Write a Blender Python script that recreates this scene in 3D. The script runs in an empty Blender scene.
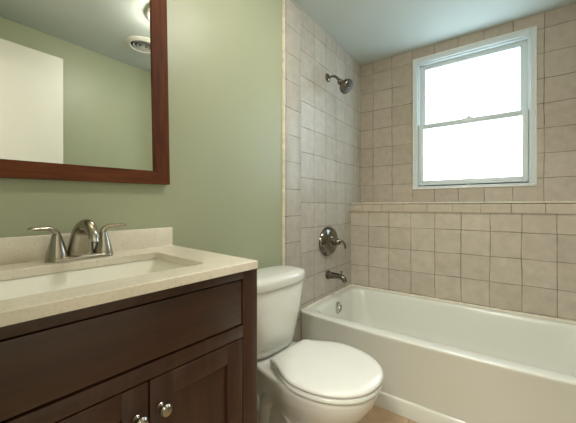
import bpy, bmesh, math, random
from mathutils import Vector, Matrix
R = math.radians
random.seed(7)
scene = bpy.context.scene
C = bpy.data.collections.new('bathroom'); scene.collection.children.link(C)

# ------------------------------------------------------------------ camera, world, exposure
cam = bpy.data.objects.new('camera', bpy.data.cameras.new('camera')); C.objects.link(cam)
cam.location = (1.04, 0.0, 1.055)
cam.rotation_euler = (R(90), 0, R(36.2))
cam.data.sensor_width = 36; cam.data.lens = 297/576*36
cam.data.shift_y = -5.5/576; cam.data.clip_start = 0.02
scene.camera = cam
w = bpy.data.worlds.new('sky'); scene.world = w; w.use_nodes = True
w.node_tree.nodes['Background'].inputs[0].default_value = (0.75, 0.88, 1, 1)
w.node_tree.nodes['Background'].inputs[1].default_value = 1.5
scene.view_settings.view_transform = 'Standard'; scene.view_settings.look = 'None'
scene.view_settings.gamma = 1; scene.view_settings.use_curve_mapping = False
scene.view_settings.exposure = 2.2
WINDOW_GLOW = 0.95
VANITY_W = 2.8
CEIL_W = 15.5
HALL_FILL_W = 11.0

# ------------------------------------------------------------------ materials
def newmat(name):
    m = bpy.data.materials.new(name); m.use_nodes = True
    nt = m.node_tree; return m, nt, nt.nodes['Principled BSDF']
def N(nt, t, **kw):
    n = nt.nodes.new(t)
    for k, v in kw.items(): setattr(n, k, v)
    return n
def ramp(nt, fac, stops):
    r = N(nt, 'ShaderNodeValToRGB'); nt.links.new(fac, r.inputs[0])
    el = r.color_ramp.elements
    while len(el) < len(stops): el.new(0.5)
    for e, (p, c) in zip(el, stops): e.position = p; e.color = (*c, 1)
    return r
def noise(nt, scale, detail=4, vec=None, rough=0.5, dist=0):
    n = N(nt, 'ShaderNodeTexNoise'); n.inputs['Scale'].default_value = scale
    n.inputs['Detail'].default_value = detail; n.inputs['Roughness'].default_value = rough
    n.inputs['Distortion'].default_value = dist
    if vec is None:
        vec = N(nt, 'ShaderNodeTexCoord').outputs['Object']
    nt.links.new(vec, n.inputs['Vector']); return n
def bump(nt, b, h, strength, dist):
    bn = N(nt, 'ShaderNodeBump'); bn.inputs['Strength'].default_value = strength
    bn.inputs['Distance'].default_value = dist
    nt.links.new(h, bn.inputs['Height']); nt.links.new(bn.outputs[0], b.inputs['Normal'])
def plain(name, col, rough=0.5, metal=0, var=0.0, vs=6, coat=0, bmp=0, bs=80):
    m, nt, b = newmat(name)
    b.inputs['Roughness'].default_value = rough; b.inputs['Metallic'].default_value = metal
    b.inputs['Coat Weight'].default_value = coat
    n = noise(nt, vs)
    lo = [max(0, c*(1-var)) for c in col]; hi = [min(1, c*(1+var)) for c in col]
    r = ramp(nt, n.outputs['Fac'], [(0.3, lo), (0.7, hi)])
    nt.links.new(r.outputs[0], b.inputs['Base Color'])
    if bmp: bump(nt, b, noise(nt, bs, 3).outputs['Fac'], bmp, 0.001)
    return m

def swizzle(nt, axes, off):
    tc = N(nt, 'ShaderNodeTexCoord'); s = N(nt, 'ShaderNodeSeparateXYZ')
    nt.links.new(tc.outputs['Object'], s.inputs[0])
    c = N(nt, 'ShaderNodeCombineXYZ')
    for k in (0, 1):
        a = N(nt, 'ShaderNodeMath', operation='ADD'); a.inputs[1].default_value = off[k]
        nt.links.new(s.outputs[axes[k]], a.inputs[0]); nt.links.new(a.outputs[0], c.inputs[k])
    # slightly uneven, hand set joints
    nz = N(nt, 'ShaderNodeTexNoise'); nz.inputs['Scale'].default_value = 5.0; nz.inputs['Detail'].default_value = 1
    nt.links.new(tc.outputs['Object'], nz.inputs['Vector'])
    ms = N(nt, 'ShaderNodeVectorMath', operation='SUBTRACT'); ms.inputs[1].default_value = (0.5, 0.5, 0.5)
    nt.links.new(nz.outputs['Color'], ms.inputs[0])
    mm = N(nt, 'ShaderNodeVectorMath', operation='SCALE'); mm.inputs['Scale'].default_value = 0.014
    nt.links.new(ms.outputs[0], mm.inputs[0])
    ad = N(nt, 'ShaderNodeVectorMath', operation='ADD')
    nt.links.new(c.outputs[0], ad.inputs[0]); nt.links.new(mm.outputs[0], ad.inputs[1])
    return ad.outputs[0], tc
def tile(name, axes, off, w=0.16, h=0.16, c1=(0.52, 0.49, 0.43), c2=(0.46, 0.43, 0.375),
         grout=(0.20, 0.165, 0.12), mortar=0.0025, rough=0.38):
    m, nt, b = newmat(name)
    vec, tc = swizzle(nt, axes, off)
    br = N(nt, 'ShaderNodeTexBrick'); br.offset = 0; br.squash = 1
    nt.links.new(vec, br.inputs['Vector'])
    br.inputs['Scale'].default_value = 1; br.inputs['Brick Width'].default_value = w
    br.inputs['Row Height'].default_value = h; br.inputs['Mortar Size'].default_value = mortar
    br.inputs['Mortar Smooth'].default_value = 0.35; br.inputs['Bias'].default_value = 0
    br.inputs['Color1'].default_value = (*c1, 1); br.inputs['Color2'].default_value = (*c2, 1)
    gn = noise(nt, 7, 3, tc.outputs['Object'])
    gr = ramp(nt, gn.outputs['Fac'], [(0.35, [g*0.6 for g in grout]), (0.65, [g*2.0 for g in grout])])
    nt.links.new(gr.outputs[0], br.inputs['Mortar'])
    n = noise(nt, 18, 6, tc.outputs['Object'], 0.62)
    r = ramp(nt, n.outputs['Fac'], [(0.3, (0.88, 0.87, 0.86)), (0.7, (1.08, 1.075, 1.07))])
    mx = N(nt, 'ShaderNodeMix', data_type='RGBA', blend_type='MULTIPLY'); mx.inputs[0].default_value = 1
    nt.links.new(br.outputs['Color'], mx.inputs[6]); nt.links.new(r.outputs[0], mx.inputs[7])
    nt.links.new(mx.outputs[2], b.inputs['Base Color'])
    b.inputs['Roughness'].default_value = rough
    inv = N(nt, 'ShaderNodeMath', operation='MULTIPLY_ADD'); inv.inputs[1].default_value = -1; inv.inputs[2].default_value = 1
    nt.links.new(br.outputs['Fac'], inv.inputs[0])
    a2 = N(nt, 'ShaderNodeMath', operation='MULTIPLY_ADD'); a2.inputs[1].default_value = 0.25
    nt.links.new(n.outputs['Fac'], a2.inputs[0]); nt.links.new(inv.outputs[0], a2.inputs[2])
    bump(nt, b, a2.outputs[0], 0.5, 0.003)
    return m
def wood(name, c1, c2, grain=(3, 40, 40), rough=0.32, coat=0.15):
    m, nt, b = newmat(name)
    tc = N(nt, 'ShaderNodeTexCoord'); mp = N(nt, 'ShaderNodeMapping')
    mp.inputs['Scale'].default_value = grain
    nt.links.new(tc.outputs['Object'], mp.inputs[0])
    n = noise(nt, 1.2, 6, mp.outputs[0], 0.6, 0.4)
    r = ramp(nt, n.outputs['Fac'], [(0.3, c1), (0.7, c2)])
    nt.links.new(r.outputs[0], b.inputs['Base Color'])
    b.inputs['Roughness'].default_value = rough; b.inputs['Coat Weight'].default_value = coat; b.inputs['Specular IOR Level'].default_value = 0.5 if coat else 0.2
    b.inputs['Coat Roughness'].default_value = 0.25
    bump(nt, b, n.outputs['Fac'], 0.15, 0.001)
    return m
def emit(name, col, s):
    m, nt, b = newmat(name)
    b.inputs['Base Color'].default_value = (0.85, 0.88, 0.9, 1); b.inputs['Roughness'].default_value = 0.35
    b.inputs['Emission Color'].default_value = (*col, 1); b.inputs['Emission Strength'].default_value = s
    return m

M = {}
M['green'] = plain('sage_green_paint', (0.39, 0.415, 0.28), 0.42, var=0.02, vs=2, bmp=0.12, bs=220)
M['ceiling'] = plain('ceiling_paint', (0.57, 0.62, 0.585), 0.7, var=0.02, vs=2, bmp=0.15, bs=120)
M['hall'] = plain('hall_paint', (0.62, 0.60, 0.52), 0.7, var=0.02)
M['white_paint'] = plain('white_gloss_paint', (0.70, 0.69, 0.63), 0.35, var=0.02)
M['porcelain'] = plain('white_porcelain', (0.80, 0.80, 0.75), 0.12, var=0.01, coat=0.6)
M['seat'] = plain('white_toilet_seat', (0.82, 0.82, 0.77), 0.22, var=0.01, coat=0.3)
M['tub'] = plain('white_tub_enamel', (0.76, 0.77, 0.70), 0.2, var=0.015, vs=3, coat=0.4)
M['sink'] = plain('white_sink_ceramic', (0.92, 0.90, 0.82), 0.15, var=0.01, coat=0.5)
M['nickel'] = plain('brushed_nickel', (0.42, 0.385, 0.33), 0.22, 1, var=0.05, vs=30)
M['chrome'] = plain('polished_chrome', (0.62, 0.61, 0.58), 0.08, 1, var=0.03, vs=20)
M['bronze'] = plain('aged_dark_nickel', (0.20, 0.18, 0.15), 0.16, 1, var=0.2, vs=40)
M['rubber'] = plain('grey_nozzle_rubber', (0.10, 0.105, 0.11), 0.5, var=0.05)
M['black'] = plain('dark_vent_gap', (0.01, 0.01, 0.01), 0.7)
M['espresso'] = wood('espresso_wood', (0.032, 0.011, 0.006), (0.058, 0.022, 0.011))
M['espresso_h'] = wood('espresso_wood_across', (0.032, 0.011, 0.006), (0.060, 0.023, 0.0115), (40, 3, 40))
M['espresso_v'] = wood('espresso_wood_upright', (0.032, 0.011, 0.006), (0.060, 0.023, 0.0115), (40, 40, 3))
M['mahogany_v'] = wood('mahogany_upright', (0.060, 0.014, 0.004), (0.15, 0.042, 0.010), (50, 50, 4), 0.62, 0.0)
M['mahogany_h'] = wood('mahogany_across', (0.060, 0.014, 0.004), (0.15, 0.042, 0.010), (50, 4, 50), 0.62, 0.0)
M['vinyl'] = plain('white_window_vinyl', (0.66, 0.73, 0.74), 0.35, var=0.02)
M['caulk'] = plain('cream_caulk', (0.72, 0.68, 0.55), 0.5, var=0.15, vs=25)
M['white_caulk'] = plain('white_caulk', (0.80, 0.80, 0.76), 0.5, var=0.05, vs=25)
M['pane'] = emit('frosted_daylit_glass', (0.66, 0.87, 1.0), WINDOW_GLOW)
M['tile_left'] = tile('alcove_tile_left', (1, 2), (-1.545+3.2, -1.235+3.2))
M['tile_border'] = tile('alcove_tile_border', (1, 2), (-1.545+3.2, -1.155+3.2), w=0.16)
M['tile_back'] = tile('alcove_tile_back', (0, 2), (-0.44+3.2, -1.235+3.2), c1=(0.50, 0.44, 0.36), c2=(0.44, 0.385, 0.31))
M['tile_knee'] = tile('alcove_tile_low', (0, 2), (3.2, -0.893+3.2), c1=(0.56, 0.51, 0.425), c2=(0.50, 0.45, 0.37))
M['tile_cap'] = tile('alcove_tile_cap', (0, 2), (3.2+0.05, 3.2-1.0), w=0.16, h=0.4, c1=(0.53, 0.47, 0.38), c2=(0.50, 0.44, 0.355), grout=(0.24, 0.19, 0.14))
M['tile_right'] = tile('alcove_tile_right', (1, 2), (-1.545+3.2, -1.235+3.2))
M['floor'] = tile('tan_floor_tile', (0, 1), (3.3, 3.3), w=0.33, h=0.33, c1=(0.46, 0.33, 0.205), c2=(0.38, 0.27, 0.165), grout=(0.2, 0.13, 0.08), rough=0.3)
def stone():
    m, nt, b = newmat('cream_marble')
    n = noise(nt, 9, 6, None, 0.6, 0.8); n2 = noise(nt, 160, 2)
    r = ramp(nt, n.outputs['Fac'], [(0.3, (0.76, 0.69, 0.58)), (0.7, (0.83, 0.77, 0.67))])
    r2 = ramp(nt, n2.outputs['Fac'], [(0.30, (0.80, 0.78, 0.74)), (0.45, (1, 1, 1))])
    mx = N(nt, 'ShaderNodeMix', data_type='RGBA', blend_type='MULTIPLY'); mx.inputs[0].default_value = 0.6
    nt.links.new(r.outputs[0], mx.inputs[6]); nt.links.new(r2.outputs[0], mx.inputs[7])
    nt.links.new(mx.outputs[2], b.inputs['Base Color']); b.inputs['Roughness'].default_value = 0.22
    return m
M['stone'] = stone()
m, nt, b = newmat('mirror_silver'); b.inputs['Metallic'].default_value = 1
b.inputs['Base Color'].default_value = (0.86, 0.88, 0.84, 1); b.inputs['Roughness'].default_value = 0.01
M['mirror'] = m
M['bulb_warm'] = emit('warm_glass_shade', (1.0, 0.78, 0.48), VANITY_W)
M['bulb_ceiling'] = emit('frosted_ceiling_shade', (1.0, 0.95, 0.86), CEIL_W)

# ------------------------------------------------------------------ mesh helpers
def box(bm, lo, hi, bev=0.0, seg=2, rotz=0, piv=None):
    r = bmesh.ops.create_cube(bm, size=1)
    vs = r['verts']
    for v in vs:
        v.co = Vector([(lo[k]+hi[k])/2 + v.co[k]*(hi[k]-lo[k]) for k in range(3)])
    if bev:
        es = list({e for v in vs for e in v.link_edges})
        rr = bmesh.ops.bevel(bm, geom=es, offset=bev, segments=seg, affect='EDGES', profile=0.5)
    return bm
def loft(bm, rings, cap0=True, cap1=True, closed=True):
    L = [[bm.verts.new(p) for p in r] for r in rings]
    n = len(L[0])
    for a, b_ in zip(L, L[1:]):
        for i in range(n if closed else n-1):
            j = (i+1) % n
            bm.faces.new((a[i], a[j], b_[j], b_[i]))
    if cap0: bm.faces.new(list(reversed(L[0])))
    if cap1: bm.faces.new(L[-1])
    return L
def sweep(bm, pts, radii, seg=16, flat=None, up=Vector((0, 0, 1)), sub=6, caps=True):
    """tube along a smooth path; radii = list of r or (ra, rb)"""
    P = [Vector(p) for p in pts]; RR = [(r, r) if not isinstance(r, tuple) else r for r in radii]
    PP, QQ = [], []
    for i in range(len(P)-1):
        p0 = P[max(i-1, 0)]; p1 = P[i]; p2 = P[i+1]; p3 = P[min(i+2, len(P)-1)]
        for s in range(sub):
            t = s/sub
            PP.append(0.5*((2*p1)+(-p0+p2)*t+(2*p0-5*p1+4*p2-p3)*t*t+(-p0+3*p1-3*p2+p3)*t**3))
            QQ.append(tuple(RR[i][k]*(1-t)+RR[i+1][k]*t for k in (0, 1)))
    PP.append(P[-1]); QQ.append(RR[-1])
    rings = []
    for i, p in enumerate(PP):
        d = (PP[min(i+1, len(PP)-1)]-PP[max(i-1, 0)]).normalized()
        a = d.cross(up)
        if a.length < 1e-3: a = d.cross(Vector((0, 1, 0)))
        a.normalize(); b_ = a.cross(d).normalized()
        rings.append([p + a*math.cos(2*math.pi*k/seg)*QQ[i][0] + b_*math.sin(2*math.pi*k/seg)*QQ[i][1] for k in range(seg)])
    loft(bm, rings, caps, caps)
def lathe(bm, prof, origin, axis='z', seg=40, sx=1.0, sy=1.0):
    """prof: list of (r, h) ; revolve about an axis through origin"""
    o = Vector(origin); rings = []
    for r, h in prof:
        ring = []
        for k in range(seg):
            c, s = math.cos(2*math.pi*k/seg)*r*sx, math.sin(2*math.pi*k/seg)*r*sy
            ring.append(o + {'z': Vector((c, s, h)), 'x': Vector((h, c, s)), 'y': Vector((s, h, c))}[axis])
        rings.append(ring)
    loft(bm, rings)
def rrect(x0, x1, y0, y1, r, z, n=8):
    pts = []
    for cx, cy, a0 in ((x1-r, y1-r, 0), (x0+r, y1-r, 90), (x0+r, y0+r, 180), (x1-r, y0+r, 270)):
        for k in range(n+1):
            a = R(a0+90*k/n); pts.append(Vector((cx+r*math.cos(a), cy+r*math.sin(a), z)))
    return pts
def obj(name, bm, mat, parent=None, smooth=True, angle=40, bevel=0, sub=0):
    bmesh.ops.recalc_face_normals(bm, faces=bm.faces[:])
    me = bpy.data.meshes.new(name); bm.to_mesh(me); bm.free()
    me.materials.append(M[mat] if isinstance(mat, str) else mat)
    o = bpy.data.objects.new(name, me); C.objects.link(o)
    if smooth:
        for p in me.polygons: p.use_smooth = True
        me.set_sharp_from_angle(angle=R(angle))
    if bevel:
        bv = o.modifiers.new('bevel', 'BEVEL'); bv.width = bevel; bv.segments = 3; bv.limit_method = 'ANGLE'
    if sub:
        s = o.modifiers.new('sub', 'SUBSURF'); s.levels = sub; s.render_levels = sub
    if parent: o.parent = parent
    return o
def thing(name, label, cat, loc=(0, 0, 0), rotz=0, group=None):
    o = bpy.data.objects.new(name, None); C.objects.link(o)
    o.location = loc; o.rotation_euler = (0, 0, rotz); o.empty_display_size = 0.05
    o['label'] = label; o['category'] = cat
    if group: o['group'] = group
    return o
def tag(o, label, cat):
    o['label'] = label; o['category'] = cat; return o
def struct(o, label=None, cat=None):
    o['kind'] = 'structure'
    if label: o['label'] = label
    if cat: o['category'] = cat
    return o
def B(*boxes, bev=0, seg=2):
    bm = bmesh.new()
    for lo, hi in boxes: box(bm, lo, hi, bev, seg)
    return bm

# ------------------------------------------------------------------ room shell
H = 2.2926; XR = 1.65; YB = 2.50; YK = 2.292; T = 0.1
TB = 1.543                      # where the alcove starts
WX0, WX1, WZ0, WZ1 = 0.449, 1.200, 1.190, 2.215   # window opening
struct(obj('floor', B(((-T, -1.4, -0.1), (XR+T, YB+T, 0))), 'floor', smooth=False), 'tan square floor tiles', 'floor')
struct(obj('ceiling', B(((-T, -1.4, H), (XR+T, YB+T, H+0.1))), 'ceiling', smooth=False), 'flat pale painted ceiling over tub and room', 'ceiling')
wl = struct(obj('wall_left', B(((-T, -0.12, 0), (0, YB+T, H))), 'green', smooth=False), 'sage green wall behind vanity and toilet', 'wall')
# tiled areas on the left wall
obj('border_tile_column', B(((0.0, 1.372, 0), (0.013, TB, H)), bev=0.006), 'tile_border', wl)
obj('tile_panel', B(((0.0, TB, 0), (0.008, YB, H))), 'tile_left', wl, smooth=False)
bm = bmesh.new()
rings = []
for k in range(60):
    z = H*k/59; j = 0.0016*math.sin(k*1.9)+0.0012*math.sin(k*4.3)
    rings.append([(0.0, 1.363+j, z), (0.006+j, 1.3635+j, z), (0.0125, 1.3690+j*0.6, z), (0.0125, 1.3735, z), (0.0, 1.3735, z)])
loft(bm, rings)
obj('grout_bead', bm, 'caulk', wl)
# back wall with window opening
wb = struct(obj('wall_back', B(((-T, YB, 0), (WX0, YB+T, H)), ((WX1, YB, 0), (XR+T, YB+T, H)),
                  ((WX0, YB, 0), (WX1, YB+T, WZ0)), ((WX0, YB, WZ1), (WX1, YB+T, H))), 'tile_back', smooth=False),
            'beige tiled wall around the frosted window', 'wall')
obj('knee_wall', B(((0.008, YK, 0), (1.52, YB, 1.011))), 'tile_knee', wb, smooth=False)
bm = bmesh.new(); box(bm, (0.008, YK-0.010, 1.011), (1.52, YB, 1.080))
es = [e for e in bm.edges if all(v.co.y < YK and v.co.z > 1.05 for v in e.verts)]
bmesh.ops.bevel(bm, geom=es, offset=0.012, segments=5, affect='EDGES')
struct(obj('trim_1', bm, 'tile_cap'), 'bullnose tile ledge cap under the window', 'ledge')
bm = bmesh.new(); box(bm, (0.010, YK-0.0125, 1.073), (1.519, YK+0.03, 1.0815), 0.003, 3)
obj('cap_highlight', bm, 'caulk', bpy.data.objects['trim_1'])  # pale strip paints in the glossy highlight along the cap's top edge
wr = struct(obj('wall_right', B(((XR, -0.12, 0), (XR+T, YB, H))), 'green', smooth=False), 'green wall behind the open door, seen in mirror', 'wall')
obj('tile_panel', B(((1.52, TB, 0), (XR, YB, H))), 'tile_right', wr, smooth=False)
# front wall with the doorway the photo is taken from
DX0, DX1, DH = 0.70, 1.46, 2.10
struct(obj('wall_front', B(((-T, -0.12, 0), (DX0, -0.004, H)), ((DX1, -0.12, 0), (XR+T, -0.004, H)), ((DX0, -0.12, DH), (DX1, -0.004, H))), 'green', smooth=False), 'wall with the doorway opposite the tub', 'wall')
# hallway behind the camera
struct(obj('wall_hall', B(((-T-1.0, -1.5, 0), (XR+T+0.6, -1.4, H)), ((-T-0.1, -1.4, 0), (-T, -0.12, H)), ((XR+T, -1.4, 0), (XR+T+0.1, -0.12, H))), 'hall', smooth=False), 'pale hallway walls outside the doorway', 'wall')
# baseboards
struct(obj('baseboard_left', B(((0.0, 0.66, 0), (0.014, 1.356, 0.095)), bev=0.004), 'white_paint'), 'white baseboard behind the toilet', 'baseboard')
struct(obj('baseboard_right', B(((XR-0.014, 0.0, 0), (XR, TB-0.1, 0.095)), bev=0.004), 'white_paint'), 'white baseboard under the wall by the open door', 'baseboard')

# open door, seen in the mirror
bm = B(((1.425, 0.01, 0.012), (1.46, 0.730, 2.058)), bev=0.002)
d = struct(obj('door_1', bm, 'white_paint', smooth=False), 'plain white door standing open, reflected in the mirror', 'door')
bm = bmesh.new(); lathe(bm, [(0.030, 0), (0.030, -0.008), (0.012, -0.012), (0.010, -0.035), (0.024, -0.045), (0.028, -0.060), (0.020, -0.072), (0.0005, -0.074)], (1.425, 0.68, 0.92), 'x', 28)
obj('door_knob', bm, 'nickel', d)

# ------------------------------------------------------------------ window
win = struct(bpy.data.objects.new('window_1', None), 'double hung frosted window high above the tub', 'window')
C.objects.link(win); win.location = (WX0, YB, WZ0)
def framebm(x0, x1, z0, z1, w, y0, y1, wt=None, wb_=None, bev=0.002, wr_=None):
    wt = wt or w; wb_ = wb_ or w; wr_ = wr_ or w
    return B(((x0, y0, z0), (x0+w, y1, z1)), ((x1-wr_, y0, z0), (x1, y1, z1)),
             ((x0+w, y0, z1-wt), (x1-wr_, y1, z1)), ((x0+w, y0, z0), (x1-wr_, y1, z0+wb_)), bev=bev)
def wchild(name, bm, mat, parent=None):
    bmesh.ops.translate(bm, verts=bm.verts[:], vec=(-WX0, -YB, -WZ0))
    return obj(name, bm, mat, parent or win)
wchild('caulk_bead', framebm(WX0-0.004, WX1+0.004, WZ0-0.004, WZ1+0.004, 0.009, YB-0.010, YB+0.002, bev=0.003), 'white_caulk')
wchild('window_frame', framebm(WX0+0.004, WX1-0.004, WZ0+0.004, WZ1-0.004, 0.026, YB-0.006, YB+0.09, wt=0.034, wb_=0.014), 'vinyl')
wchild('jamb_track', framebm(WX0+0.03, WX1-0.03, WZ0+0.018, WZ1-0.038, 0.010, YB+0.012, YB+0.085, bev=0.001), 'vinyl')
zr = 1.672
us = wchild('upper_sash', framebm(WX0+0.040, WX1-0.040, zr-0.022, WZ1-0.048, 0.040, YB+0.045, YB+0.075, wt=0.034, wb_=0.030), 'vinyl')
ls = wchild('lower_sash', framebm(WX0+0.034, WX1-0.034, WZ0+0.016, zr+0.022, 0.036, YB+0.012, YB+0.043, wt=0.036, wb_=0.048), 'vinyl')
wchild('window_pane', B(((WX0+0.078, YB+0.058, zr), (WX1-0.078, YB+0.064, WZ1-0.08))), 'pane', us)
wchild('window_pane', B(((WX0+0.068, YB+0.026, WZ0+0.06), (WX1-0.068, YB+0.032, zr-0.010))), 'pane', ls)
xm_ = (WX0+WX1)/2
bm = B(((xm_-0.030, YB+0.014, zr+0.021), (xm_+0.030, YB+0.040, zr+0.027)), bev=0.002)
lathe(bm, [(0.012, 0), (0.012, 0.010), (0.008, 0.014), (0.0005, 0.014)], (xm_, YB+0.027, zr+0.026), 'z', 20)
box(bm, (xm_-0.004, YB+0.000, zr+0.030), (xm_+0.004, YB+0.028, zr+0.038), 0.002)
wchild('sash_lock', bm, 'vinyl')
wchild('lift_tab', B(((xm_-0.012, YB-0.006, WZ0+0.017), (xm_+0.006, YB+0.014, WZ0+0.024)), bev=0.002), 'vinyl')

# ------------------------------------------------------------------ bathtub
def tubring(x0, x1, y0, y1, r, z, bow=0.0, n=10, m=14):
    pts = []
    def arc(cx, cy, a0):
        for k in range(n+1):
            a = R(a0+90*k/n); pts.append(Vector((cx+r*math.cos(a), cy+r*math.sin(a), z)))
    def side(p, q):
        for k in range(1, m): pts.append(Vector((p[0]+(q[0]-p[0])*k/m, p[1]+(q[1]-p[1])*k/m, z)))
    arc(x1-r, y1-r, 0); side((x1-r, y1), (x0+r, y1))
    arc(x0+r, y1-r, 90); side((x0, y1-r), (x0, y0+r))
    arc(x0+r, y0+r, 180); side((x0+r, y0), (x1-r, y0))
    arc(x1-r, y0+r, 270); side((x1, y0+r), (x1, y1-r))
    if bow:
        for p in pts:
            wgt = max(0, min(1, (y1-p.y)/(y1-y0))); wgt = wgt**3
            p.y -= bow*wgt*math.sin(math.pi*max(0, min(1, (p.x-x0)/(x1-x0))))**0.8
    return pts
tub = thing('bathtub', 'white alcove bathtub with smooth apron below the tiled ledge', 'bathtub', (0.76, 1.92, 0))
X0, X1, Y0, Y1 = 0.010, 1.518, 1.542, 2.290
rg = []
for dy, z, bow in ((0, 0.0, 0.0), (0, 0.070, 0.0), (0.003, 0.076, 0.0), (0.010, 0.080, 0.0), (0.009, 0.20, 0.014), (0.006, 0.320, 0.034),
                   (0.003, 0.375, 0.043), (0.001, 0.388, 0.045), (0.001, 0.394, 0.045), (0.003, 0.3985, 0.045), (0.007, 0.400, 0.045)):
    rg.append(tubring(X0, X1, Y0+dy, Y1, 0.004, z, bow))
for ins, z, r in ((0.0, 0.400, 0.07), (0.006, 0.398, 0.08), (0.014, 0.390, 0.085), (0.022, 0.370, 0.09)):
    rg.append(tubring(X0+0.050+ins, X1-0.060-ins, Y0+0.040+ins, Y1-0.045-ins*0.6, r, z, 0.012))
for ix, iy, z, r in ((0.080, 0.055, 0.30, 0.10), (0.095, 0.068, 0.20, 0.12), (0.115, 0.080, 0.12, 0.13), (0.15, 0.11, 0.075, 0.13), (0.20, 0.15, 0.06, 0.11)):
    rg.append(tubring(X0+ix, X1-ix*1.5, Y0+iy+0.025, Y1-iy-0.01, r, z))
bm = bmesh.new(); loft(bm, rg); bmesh.ops.translate(bm, verts=bm.verts[:], vec=(-0.76, -1.92, 0))
obj('tub_shell', bm, 'tub', tub, angle=60)
def tc(name, bm, mat):
    bmesh.ops.translate(bm, verts=bm.verts[:], vec=(-0.76, -1.92, 0)); return obj(name, bm, mat, tub)
bm = bmesh.new(); lathe(bm, [(0.042, -0.026), (0.042, 0.003), (0.036, 0.009), (0.024, 0.011), (0.023, 0.007), (0.009, 0.007), (0.007, 0.012), (0.0005, 0.013)], (0.088, 1.905, 0.335), 'x', 36)
ov = tc('overflow_plate', bm, 'chrome'); ov['label'] = 'chrome overflow plate'
bm = bmesh.new(); lathe(bm, [(0.034, -0.004), (0.034, 0.004), (0.026, 0.006), (0.012, 0.003), (0.0005, 0.003)], (0.30, 1.92, 0.060), 'z', 32)
tc('drain', bm, 'chrome')
bm = bmesh.new(); rings = []
for k in range(50):
    y = Y0+0.002+(Y1-Y0-0.004)*k/49; j = 0.001*math.sin(k*2.1)
    rings.append([(0.008, y, 0.396), (0.008, y, 0.409+j), (0.012, y, 0.407+j), (0.018+j, y, 0.401), (0.018, y, 0.396)])
loft(bm, rings); rings = []
for k in range(60):
    x = 0.010+1.505*k/59; j = 0.001*math.sin(k*2.3)
    rings.append([(x, YK-0.001, 0.396), (x, YK-0.001, 0.409+j), (x, YK-0.005, 0.406+j), (x, YK-0.011-j, 0.401), (x, YK-0.011, 0.396)])
loft(bm, rings)
tc('caulk_line', bm, 'caulk')

# shower set on the left tile wall
PY = 1.890; PX = 0.008
sh = thing('wall_shower', 'dark metal shower head on curved arm high on tiled wall', 'shower head', (PX, PY, 1.975))
bm = bmesh.new(); lathe(bm, [(0.030, 0), (0.030, 0.004), (0.024, 0.012), (0.012, 0.016), (0.0005, 0.016)], (0, 0, 0), 'x', 32); obj('wall_flange', bm, 'bronze', sh)
bm = bmesh.new(); sweep(bm, [(0.006, 0, 0), (0.040, 0, 0.002), (0.070, 0, -0.012), (0.100, 0, -0.050)], [0.009]*4, 16, sub=6); obj('shower_arm', bm, 'bronze', sh)
bm = bmesh.new(); lathe(bm, [(0.011, 0.012), (0.017, 0.006), (0.019, -0.004), (0.014, -0.012), (0.020, -0.020), (0.040, -0.038), (0.046, -0.052), (0.047, -0.066), (0.043, -0.072), (0.0005, -0.070)], (0, 0, 0), 'z', 36)
nz = bmesh.new()
for ring, cnt in ((0.012, 6), (0.024, 12), (0.036, 18)):
    for k in range(cnt):
        a = 2*math.pi*k/cnt
        lathe(nz, [(0.0026, -0.068), (0.0022, -0.0755), (0.0004, -0.076)], (ring*math.cos(a), ring*math.sin(a), 0), 'z', 8)
tm = Matrix.Translation((0.100, 0, -0.052)) @ Matrix.Rotation(R(-48), 4, 'Y') @ Matrix.Scale(1.12, 4)
bm.transform(tm); nz.transform(tm)
hd = obj('spray_head', bm, 'bronze', sh); n_ = obj('nozzles', nz, 'rubber', hd); n_['kind'] = 'stuff'

vl = thing('shower_valve', 'round dark metal valve plate with lever handle above the tub spout', 'shower valve', (PX, PY, 0.803))
bm = bmesh.new(); lathe(bm, [(0.103, 0), (0.106, 0.006), (0.103, 0.014), (0.094, 0.028), (0.072, 0.040), (0.044, 0.046), (0.038, 0.048), (0.034, 0.054), (0.0005, 0.054)], (0, 0, 0), 'x', 56, 1.18); obj('escutcheon_plate', bm, 'bronze', vl)
bm = bmesh.new(); lathe(bm, [(0.027, 0.050), (0.026, 0.070), (0.022, 0.090), (0.015, 0.100), (0.0005, 0.102)], (0, 0, 0), 'x', 32)
sweep(bm, [(0.082, 0.0, 0.004), (0.104, 0.012, 0.006), (0.122, 0.020, -0.008), (0.130, 0.024, -0.045)], [0.010, 0.009, 0.007, 0.008], 14)
obj('lever_handle', bm, 'bronze', vl)

sp = thing('tub_spout', 'dark metal tub spout with diverter knob just over the rim', 'tub spout', (PX, PY, 0.562))
bm = bmesh.new()
sweep(bm, [(0, 0, 0), (0.012, 0, 0), (0.014, 0, 0), (0.060, 0, 0.0), (0.105, 0, -0.001), (0.128, 0, -0.012), (0.138, 0, -0.034)],
      [(0.031, 0.031), (0.031, 0.031), (0.025, 0.026), (0.022, 0.022), (0.020, 0.019), (0.018, 0.019), (0.015, 0.014)], 22, sub=5)
obj('spout_body', bm, 'bronze', sp)
bm = bmesh.new(); lathe(bm, [(0.004, 0.010), (0.004, 0.028), (0.009, 0.032), (0.009, 0.038), (0.0005, 0.040)], (0.112, 0, 0), 'z', 18); obj('diverter_knob', bm, 'bronze', sp)

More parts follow.
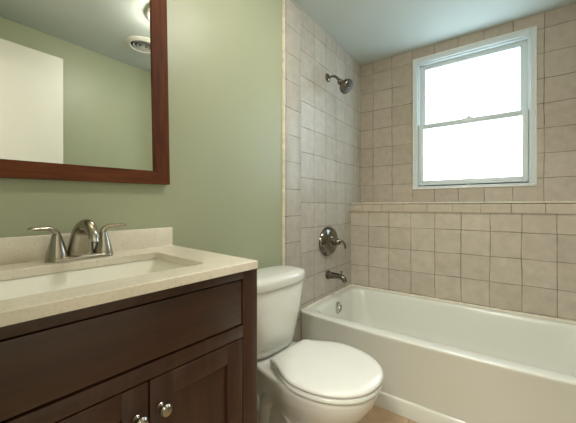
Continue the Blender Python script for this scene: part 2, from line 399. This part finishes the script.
# ------------------------------------------------------------------ toilet (faces +x)
TY = 1.075
toi = thing('toilet', 'white two piece toilet with closed lid between vanity and tub', 'toilet', (0.006, TY, 0), R(-3))
def egg(xb, xf, wf, wb_, z, n=28, xm=None, rb=0.03, pw=2.0):
    """outline: straight back edge of half width wb_, widest wf at xm, elliptical front tip at xf"""
    xm = xm if xm is not None else xb+(xf-xb)*0.45
    half = []
    for k in range(n+1):                       # from the tip to the widest
        a = math.pi/2*k/n
        half.append((xm+(xf-xm)*math.cos(a)**(2/pw), wf*math.sin(a)**(2/pw)))
    for k in range(1, n//2+1):
        t = k/(n//2); s = t*t*(3-2*t)*0.4+t*t*0.6
        half.append((xm+(xb+rb-xm)*t, wf+(wb_-wf)*s))
    x_, y_ = half[-1]
    for k in range(1, 7):
        a = math.pi/2*k/6
        half.append((xb+rb-rb*math.sin(a), y_-rb*(1-math.cos(a))))
    pts = [Vector((x, y, z)) for x, y in half]
    pts += [Vector((x, -y, z)) for x, y in reversed(half[1:])]
    return pts
# bowl and pedestal
bm = bmesh.new()
rings = [
 egg(0.12, 0.55, 0.112, 0.080, 0.000, xm=0.36),
 egg(0.12, 0.55, 0.112, 0.080, 0.020, xm=0.36),
 egg(0.13, 0.54, 0.100, 0.070, 0.035, xm=0.36),
 egg(0.13, 0.51, 0.086, 0.058, 0.090, xm=0.35),
 egg(0.12, 0.50, 0.084, 0.052, 0.150, xm=0.36),
 egg(0.10, 0.53, 0.098, 0.054, 0.200, xm=0.38),
 egg(0.08, 0.585, 0.128, 0.058, 0.250, xm=0.41),
 egg(0.06, 0.628, 0.154, 0.064, 0.295, xm=0.43),
 egg(0.045, 0.652, 0.169, 0.078, 0.335, xm=0.44),
 egg(0.036, 0.662, 0.177, 0.100, 0.364, xm=0.445),
 egg(0.034, 0.664, 0.178, 0.108, 0.376, xm=0.445),
 egg(0.036, 0.662, 0.175, 0.107, 0.384, xm=0.445),
 egg(0.042, 0.655, 0.168, 0.102, 0.388, xm=0.445),
]
loft(bm, rings)
obj('bowl', bm, 'porcelain', toi, angle=70)
# trapway swelling on both sides of the pedestal
for s in (1, -1):
    bm = bmesh.new()
    sweep(bm, [(0.17, s*0.030, 0.06), (0.18, s*0.034, 0.17), (0.24, s*0.044, 0.240), (0.32, s*0.050, 0.215), (0.37, s*0.045, 0.13), (0.42, s*0.035, 0.08)],
          [0.040, 0.046, 0.050, 0.050, 0.044, 0.03], 18, sub=6)
    obj('trapway', bm, 'porcelain', toi, angle=70)
def E(g, z_, xf=0.676, w_=0.194, wb_=0.128): return egg(0.256+g, xf-g, w_-g, wb_-g*0.7, z_+0.010, xm=0.445, pw=2.12)
bm = bmesh.new(); loft(bm, [E(0.012, 0.384), E(0.002, 0.3865), E(0.002, 0.396), E(0.008, 0.3985)])
for s in (1, -1):
    box(bm, (0.55, s*0.10-0.015, 0.387), (0.58, s*0.10+0.015, 0.396), 0.002)
obj('seat_ring', bm, 'seat', toi, angle=70)
bm = bmesh.new(); loft(bm, [E(0.014, 0.402), E(0.003, 0.4045), E(0.0, 0.409), E(0.002, 0.416), E(0.010, 0.4205), E(0.035, 0.4225), E(0.08, 0.4232)])
obj('seat_lid', bm, 'seat', toi, angle=70)
for s in (1, -1):
    bm = bmesh.new(); lathe(bm, [(0.011, -0.024), (0.012, 0.0), (0.012, 0.024), (0.009, 0.027), (0.0005, 0.027)], (0.250, s*0.075, 0.403), 'y', 20, 1, 1)
    bmesh.ops.scale(bm, verts=bm.verts[:], vec=(1, 1, 0.8), space=Matrix.Translation((0, 0, -0.406)))
    obj('hinge', bm, 'seat', toi)
# tank
def tankring(x0, x1, w0, w1, bowx, z, n=12):
    """back half width w0 at x0, front half width w1 at x1, front bowed"""
    pts = []; rc = 0.05
    m = 16
    for k in range(m+1):
        t = -1+2*k/m; pts.append(Vector((x1-rc*0 + bowx*(1-t*t) - 0.035*abs(t)**6, t*w1*(1-0.0*abs(t)), z)))
    for t in (0.33, 0.66, 1.0): pts.append(Vector((x1-0.035+(x0+0.012-(x1-0.035))*t, w1+(w0-w1)*t, z)))
    for k in range(1, 4): pts.append(Vector((x0+0.012*(1-k/3), w0-0.012*k/3, z)))
    for k in range(3, 0, -1): pts.append(Vector((x0+0.012*(1-k/3), -w0+0.012*k/3, z)))
    for t in (1.0, 0.66, 0.33): pts.append(Vector((x1-0.035+(x0+0.012-(x1-0.035))*t, -w1-(w0-w1)*t, z)))
    return pts
bm = bmesh.new()
loft(bm, [tankring(0.040, 0.180, 0.130, 0.122, 0.012, 0.389), tankring(0.030, 0.195, 0.146, 0.140, 0.014, 0.400), tankring(0.026, 0.201, 0.157, 0.152, 0.015, 0.425),
          tankring(0.020, 0.213, 0.186, 0.182, 0.017, 0.55), tankring(0.016, 0.224, 0.206, 0.205, 0.018, 0.690), tankring(0.018, 0.220, 0.204, 0.202, 0.018, 0.695)])
obj('tank', bm, 'porcelain', toi, angle=70)
bm = bmesh.new()
def lidring(g, z):   # rounded ends
    pts = []
    x0, x1, w_ = 0.012-g, 0.238+g, 0.224+g
    for k in range(48):
        a = 2*math.pi*k/48; c, s = math.cos(a), math.sin(a)
        ex = 3.2
        px = (x0+x1)/2 + (x1-x0)/2*math.copysign(abs(c)**(2/ex), c)
        py = w_*math.copysign(abs(s)**(2/ex), s)
        if c > 0: px += 0.012*(1-(py/w_)**2)
        pts.append(Vector((max(px, 0.004), py, z)))
    return pts
loft(bm, [lidring(-0.012, 0.692), lidring(-0.003, 0.695), lidring(0.0, 0.702), lidring(0.0, 0.724), lidring(-0.004, 0.734), lidring(-0.012, 0.740), lidring(-0.05, 0.744)])
obj('tank_lid', bm, 'porcelain', toi, angle=70)
for s in (1, -1):
    bm = bmesh.new(); lathe(bm, [(0.016, 0), (0.016, 0.010), (0.011, 0.018), (0.0005, 0.020)], (0.30, s*0.105, 0.012), 'z', 20); obj('bolt_cap', bm, 'porcelain', toi)

# ------------------------------------------------------------------ vanity
VR = R(-3.0)
def vrot(bm):   # turn a few degrees about the back right corner
    bm.transform(Matrix.Rotation(0, 4, 'Z')); return bm
XF = 0.4285; VY0, VY1 = 0.034, 0.641; VH = 0.885
van = thing('bathroom_vanity', 'dark espresso wood vanity cabinet with two doors under cream counter', 'vanity cabinet', (0.02, 0.0, 0), R(-3.0))
def vobj(name, bm, mat, parent=None, **k):
    return obj(name, bm, mat, parent or van, **k)
# carcass with face frame openings; local x forward, y along the wall
fy0, fy1 = VY0, VY1
cab = B(((0.012, fy0, 0.09), (XF-0.022, fy0+0.016, VH)), ((0.012, fy1-0.016, 0.09), (XF-0.022, fy1, VH)),
        ((0.012, fy0+0.016, 0.09), (XF-0.022, fy1-0.016, 0.106)), ((0.012, fy0+0.016, 0.106), (0.018, fy1-0.016, VH)), bev=0.001)
frame = [((XF-0.022, fy0, 0.0), (XF, fy0+0.052, VH)), ((XF-0.022, fy1-0.052, 0.0), (XF, fy1, VH)),
         ((XF-0.022, fy0+0.052, 0.862), (XF, fy1-0.052, VH)), ((XF-0.022, fy0+0.052, 0.708), (XF, fy1-0.052, 0.739)),
         ((XF-0.022, fy0+0.052, 0.09), (XF, fy1-0.052, 0.13))]
cabo = vobj('cabinet_body', cab, 'espresso_v')
vobj('face_frame', B(*frame, bev=0.0012), 'espresso_v')
vobj('toe_kick', B(((0.012, fy0+0.002, 0.0), (XF-0.06, fy1-0.002, 0.09))), 'espresso')
vobj('drawer_front', B(((XF-0.020, fy0+0.055, 0.7425), (XF-0.002, fy1-0.055, 0.8585)), bev=0.0025), 'espresso_h')
cy = (fy0+fy1)/2
def door(y0, y1, knob_y):
    z0, z1, s = 0.133, 0.7055, 0.050
    bm = B(((XF-0.020, y0, z0), (XF+0.001, y0+s, z1)), ((XF-0.020, y1-s, z0), (XF+0.001, y1, z1)), bev=0.002)
    box(bm, (XF-0.020, y0+s-0.001, z1-s), (XF+0.0005, y1-s+0.001, z1), 0.002)
    box(bm, (XF-0.020, y0+s-0.001, z0), (XF+0.0005, y1-s+0.001, z0+s), 0.002)
    dd = vobj('cabinet_door', bm, 'espresso_v')
    vobj('door_panel', B(((XF-0.018, y0+s-0.002, z0+s-0.002), (XF-0.007, y1-s+0.002, z1-s+0.002))), 'espresso_v', dd, smooth=False)
    bm = bmesh.new(); lathe(bm, [(0.008, 0.0), (0.005, 0.004), (0.0045, 0.012), (0.009, 0.015), (0.0122, 0.019), (0.0125, 0.023), (0.0095, 0.027), (0.0005, 0.029)], (XF+0.0005, knob_y, 0.643), 'x', 26)
    k = vobj('knob', bm, 'nickel', dd); k['label'] = 'round brushed metal knob'
door(fy0+0.055, cy-0.0015, cy-0.024)
door(cy+0.0015, fy1-0.055, cy+0.024)

# countertop (its own thing) in world coordinates
CZ0, CZ1 = 0.8855, 0.907
top = thing('vanity_countertop', 'cream marble countertop with undermount sink on the dark vanity', 'countertop', (0.25, 0.32, CZ0))
def ctr(name, bm, mat, parent=None, **k):
    bmesh.ops.translate(bm, verts=bm.verts[:], vec=(-0.25, -0.32, -CZ0)); return obj(name, bm, mat, parent or top, **k)
outer = [(0.002, 0.002), (0.468, 0.002), (0.4985, 0.603), (0.002, 0.655)]
SX0, SX1, SY0, SY1, SR = 0.122, 0.405, 0.095, 0.524, 0.014
bm = bmesh.new()
ov_ = [bm.verts.new((x, y, CZ1)) for x, y in outer]
iv_ = [bm.verts.new((p.x - 0.0 + (p.y-0.3)*0.03, p.y - (p.x-0.12)*0.10, CZ1)) for p in rrect(SX0, SX1, SY0, SY1, SR, 0, 5)]
eds = [bm.edges.new((l[i], l[(i+1) % len(l)])) for l in (ov_, iv_) for i in range(len(l))]
bmesh.ops.triangle_fill(bm, use_beauty=True, edges=eds)
r = bmesh.ops.extrude_face_region(bm, geom=bm.faces[:])
bmesh.ops.translate(bm, verts=[g for g in r['geom'] if isinstance(g, bmesh.types.BMVert)], vec=(0, 0, CZ0-CZ1))
ctr('slab', bm, 'stone', angle=30, bevel=0.002)
ctr('backsplash', B(((0.002, 0.002, CZ1-0.001), (0.020, 0.652, CZ1+0.068)), bev=0.002), 'stone')
bm = bmesh.new()
def bring(g, z, r=SR):
    return [Vector((p.x + (p.y-0.3)*0.03, p.y - (p.x-0.12)*0.10, z)) for p in rrect(SX0+g, SX1-g, SY0+g, SY1-g, max(r, 0.012), 0, 5)]
def bring2(gx0, gx1, gy, z, r):
    return [Vector((p.x + (p.y-0.3)*0.03, p.y - (p.x-0.12)*0.10, z)) for p in rrect(SX0+gx0, SX1-gx1, SY0+gy, SY1-gy, r, 0, 5)]
loft(bm, [bring(-0.018, CZ0+0.0005), bring(-0.004, CZ0+0.0005), bring(-0.002, CZ0-0.004), bring2(0.02, 0.01, 0.035, CZ0-0.06, 0.03), bring2(0.05, 0.03, 0.08, CZ0-0.105, 0.035), bring2(0.09, 0.07, 0.14, CZ0-0.118, 0.04)], cap0=False)
ctr('sink_basin', bm, 'sink', angle=70)
bm = bmesh.new(); lathe(bm, [(0.024, -0.002), (0.024, 0.003), (0.016, 0.004), (0.012, 0.001), (0.0005, 0.001)], (0.26, 0.30, CZ0-0.116), 'z', 26); ctr('sink_drain', bm, 'chrome')

# faucet
fa = thing('sink_faucet', 'brushed nickel centerset faucet with two lever handles behind the sink', 'faucet', (0.070, 0.333, CZ1+0.0004), R(-3))
bm = bmesh.new()
loft(bm, [rrect(-0.026, 0.026, -0.082, 0.082, 0.0255, z, 8) if g == 0 else rrect(-0.026+g, 0.026-g, -0.082+g, 0.082-g, 0.0255-g, z, 8) for g, z in ((0, 0), (0, 0.006), (0.003, 0.010), (0.008, 0.012))])
obj('base_plate', bm, 'nickel', fa)
for s in (-1, 1):
    bm = bmesh.new()
    lathe(bm, [(0.025, 0.008), (0.0235, 0.020), (0.0185, 0.040), (0.014, 0.056), (0.012, 0.064), (0.0105, 0.070), (0.0005, 0.076)], (0, s*0.056, 0), 'z', 32)
    sweep(bm, [(0.000, s*0.055, 0.060), (-0.001, s*0.057, 0.076), (0.001, s*0.070, 0.087), (0.004, s*0.090, 0.0885), (0.008, s*0.108, 0.089), (0.009, s*0.117, 0.0885)],
          [(0.010, 0.010), (0.0085, 0.0085), (0.0075, 0.006), (0.0095, 0.0055), (0.0105, 0.0055), (0.004, 0.003)], 16)
    obj('lever_handle', bm, 'nickel', fa)
bm = bmesh.new()
sweep(bm, [(-0.004, 0, 0.008), (-0.002, 0, 0.040), (0.012, 0, 0.076), (0.040, 0, 0.093), (0.072, 0, 0.089), (0.096, 0, 0.073), (0.102, 0, 0.062)],
      [(0.026, 0.034), (0.026, 0.030), (0.022, 0.024), (0.019, 0.019), (0.016, 0.015), (0.0135, 0.013), (0.012, 0.012)], 24, up=Vector((0, 1, 0)))
so = obj('spout', bm, 'nickel', fa)
bm = bmesh.new(); sweep(bm, [(0.101, 0, 0.066), (0.104, 0, 0.053)], [0.0105, 0.0105], 16); obj('aerator', bm, 'chrome', fa)
bm = bmesh.new(); sweep(bm, [(-0.022, 0, 0.01), (-0.024, 0, 0.07), (-0.024, 0, 0.085)], [0.003, 0.003, 0.003], 10)
lathe(bm, [(0.003, 0.083), (0.007, 0.087), (0.006, 0.094), (0.0005, 0.096)], (-0.024, 0, 0), 'z', 14); obj('lift_rod', bm, 'nickel', fa)

# ------------------------------------------------------------------ wall mirror (hung a touch out of level)
mi = thing('wall_mirror', 'large mirror in dark reddish wood frame hanging over the sink', 'mirror', (0.0, 0.345, 1.55))
mi.rotation_euler = (R(1.1), 0, 0)
MZ0, MZ1, MY0, MY1, FW = 1.130-1.55, 2.02-1.55, -0.03-0.345, 0.630-0.345, 0.058
def mir(name, bm, mat): return obj(name, bm, mat, mi)
def mitre(side):
    bm = bmesh.new(); x0, x1 = 0.003, 0.024
    o = {'l': [(MY0, MZ0), (MY0, MZ1), (MY0+FW, MZ1-FW), (MY0+FW, MZ0+FW)], 'r': [(MY1, MZ0), (MY1, MZ1), (MY1-FW, MZ1-FW), (MY1-FW, MZ0+FW)],
         'b': [(MY0, MZ0), (MY1, MZ0), (MY1-FW, MZ0+FW*0.80), (MY0+FW, MZ0+FW*0.80)], 't': [(MY0, MZ1), (MY1, MZ1), (MY1-FW, MZ1-FW), (MY0+FW, MZ1-FW)]}[side]
    if side in 'lr': o[3] = (o[3][0], MZ0+FW*0.80)
    inner = {2, 3}
    loft(bm, [[(x0, a, b_) for a, b_ in o], [(x1 - (0.003 if i in inner else 0), a, b_) for i, (a, b_) in enumerate(o)]])
    return bm
for s in 'lrbt':
    mir('frame_rail', mitre(s), 'mahogany_v' if s in 'lr' else 'mahogany_h')
mir('mirror_glass', B(((0.006, MY0+FW-0.004, MZ0+FW*0.80-0.004), (0.0145, MY1-FW+0.004, MZ1-FW+0.004))), 'mirror').data.polygons.foreach_set('use_smooth', [False]*6)

# vanity light bar above the mirror (above the picture's top edge)
vb = thing('vanity_light', 'warm three shade light bar on the wall above the mirror', 'wall light', (0.0, 0.36, 2.10))
obj('back_plate', B(((0.001, -0.24, -0.03), (0.022, 0.24, 0.03)), bev=0.004), 'nickel', vb)
for y in (-0.17, 0.0, 0.17):
    bm = bmesh.new(); sweep(bm, [(0.02, y, 0), (0.07, y, 0.004), (0.085, y, -0.012)], [0.008, 0.008, 0.018], 14); arm = obj('lamp_arm', bm, 'nickel', vb)
    bm = bmesh.new(); lathe(bm, [(0.018, -0.010), (0.030, -0.020), (0.040, -0.055), (0.044, -0.085), (0.036, -0.088), (0.0005, -0.088)], (0.085, y, 0), 'z', 24); obj('lamp_shade', bm, 'bulb_warm', vb)

# ceiling fixtures seen in the mirror
cv = thing('ceiling_vent', 'round white ceiling vent with dark ring slots, seen in mirror', 'ceiling vent', (1.235, 1.185, H))
bm = bmesh.new(); lathe(bm, [(0.125, 0), (0.125, -0.006), (0.112, -0.014), (0.092, -0.017), (0.088, -0.012), (0.086, 0)], (0, 0, 0), 'z', 48); obj('outer_ring', bm, 'white_paint', cv)
bm = bmesh.new(); lathe(bm, [(0.090, -0.001), (0.090, -0.003), (0.0005, -0.003)], (0, 0, 0), 'z', 48); obj('dark_throat', bm, 'black', cv)
for r_ in (0.070, 0.044, 0.018):
    bm = bmesh.new(); lathe(bm, [(r_-0.004, -0.003), (r_+0.001, -0.010), (r_-0.001, -0.012), (r_-0.008, -0.009), (r_-0.008, -0.003)], (0, 0, 0), 'z', 40); obj('louvre_ring', bm, 'white_paint', cv)
cl = thing('ceiling_light', 'round white flush ceiling light with frosted shade, edge visible in mirror', 'ceiling light', (0.76, 1.12, H))
bm = bmesh.new(); lathe(bm, [(0.145, 0), (0.145, -0.018), (0.130, -0.030), (0.124, -0.030), (0.0005, -0.028)], (0, 0, 0), 'z', 48); obj('canopy_ring', bm, 'white_paint', cl)
bm = bmesh.new(); lathe(bm, [(0.120, -0.028), (0.116, -0.050), (0.095, -0.072), (0.055, -0.086), (0.0005, -0.090)], (0, 0, 0), 'z', 40); obj('light_shade', bm, 'bulb_ceiling', cl)
bm = bmesh.new(); lathe(bm, [(0.008, -0.086), (0.010, -0.094), (0.005, -0.104), (0.0005, -0.106)], (0, 0, 0), 'z', 16); obj('finial', bm, 'nickel', cl)

# fill light added in the unseen hallway, brightens the room from behind the camera
hl = bpy.data.lights.new('hall_fill', 'AREA'); hl.shape = 'DISK'; hl.size = 0.5; hl.energy = HALL_FILL_W; hl.color = (1.0, 0.97, 0.90)
ho = bpy.data.objects.new('hall_fill', hl); C.objects.link(ho); ho.location = (1.0, -0.8, H-0.03)
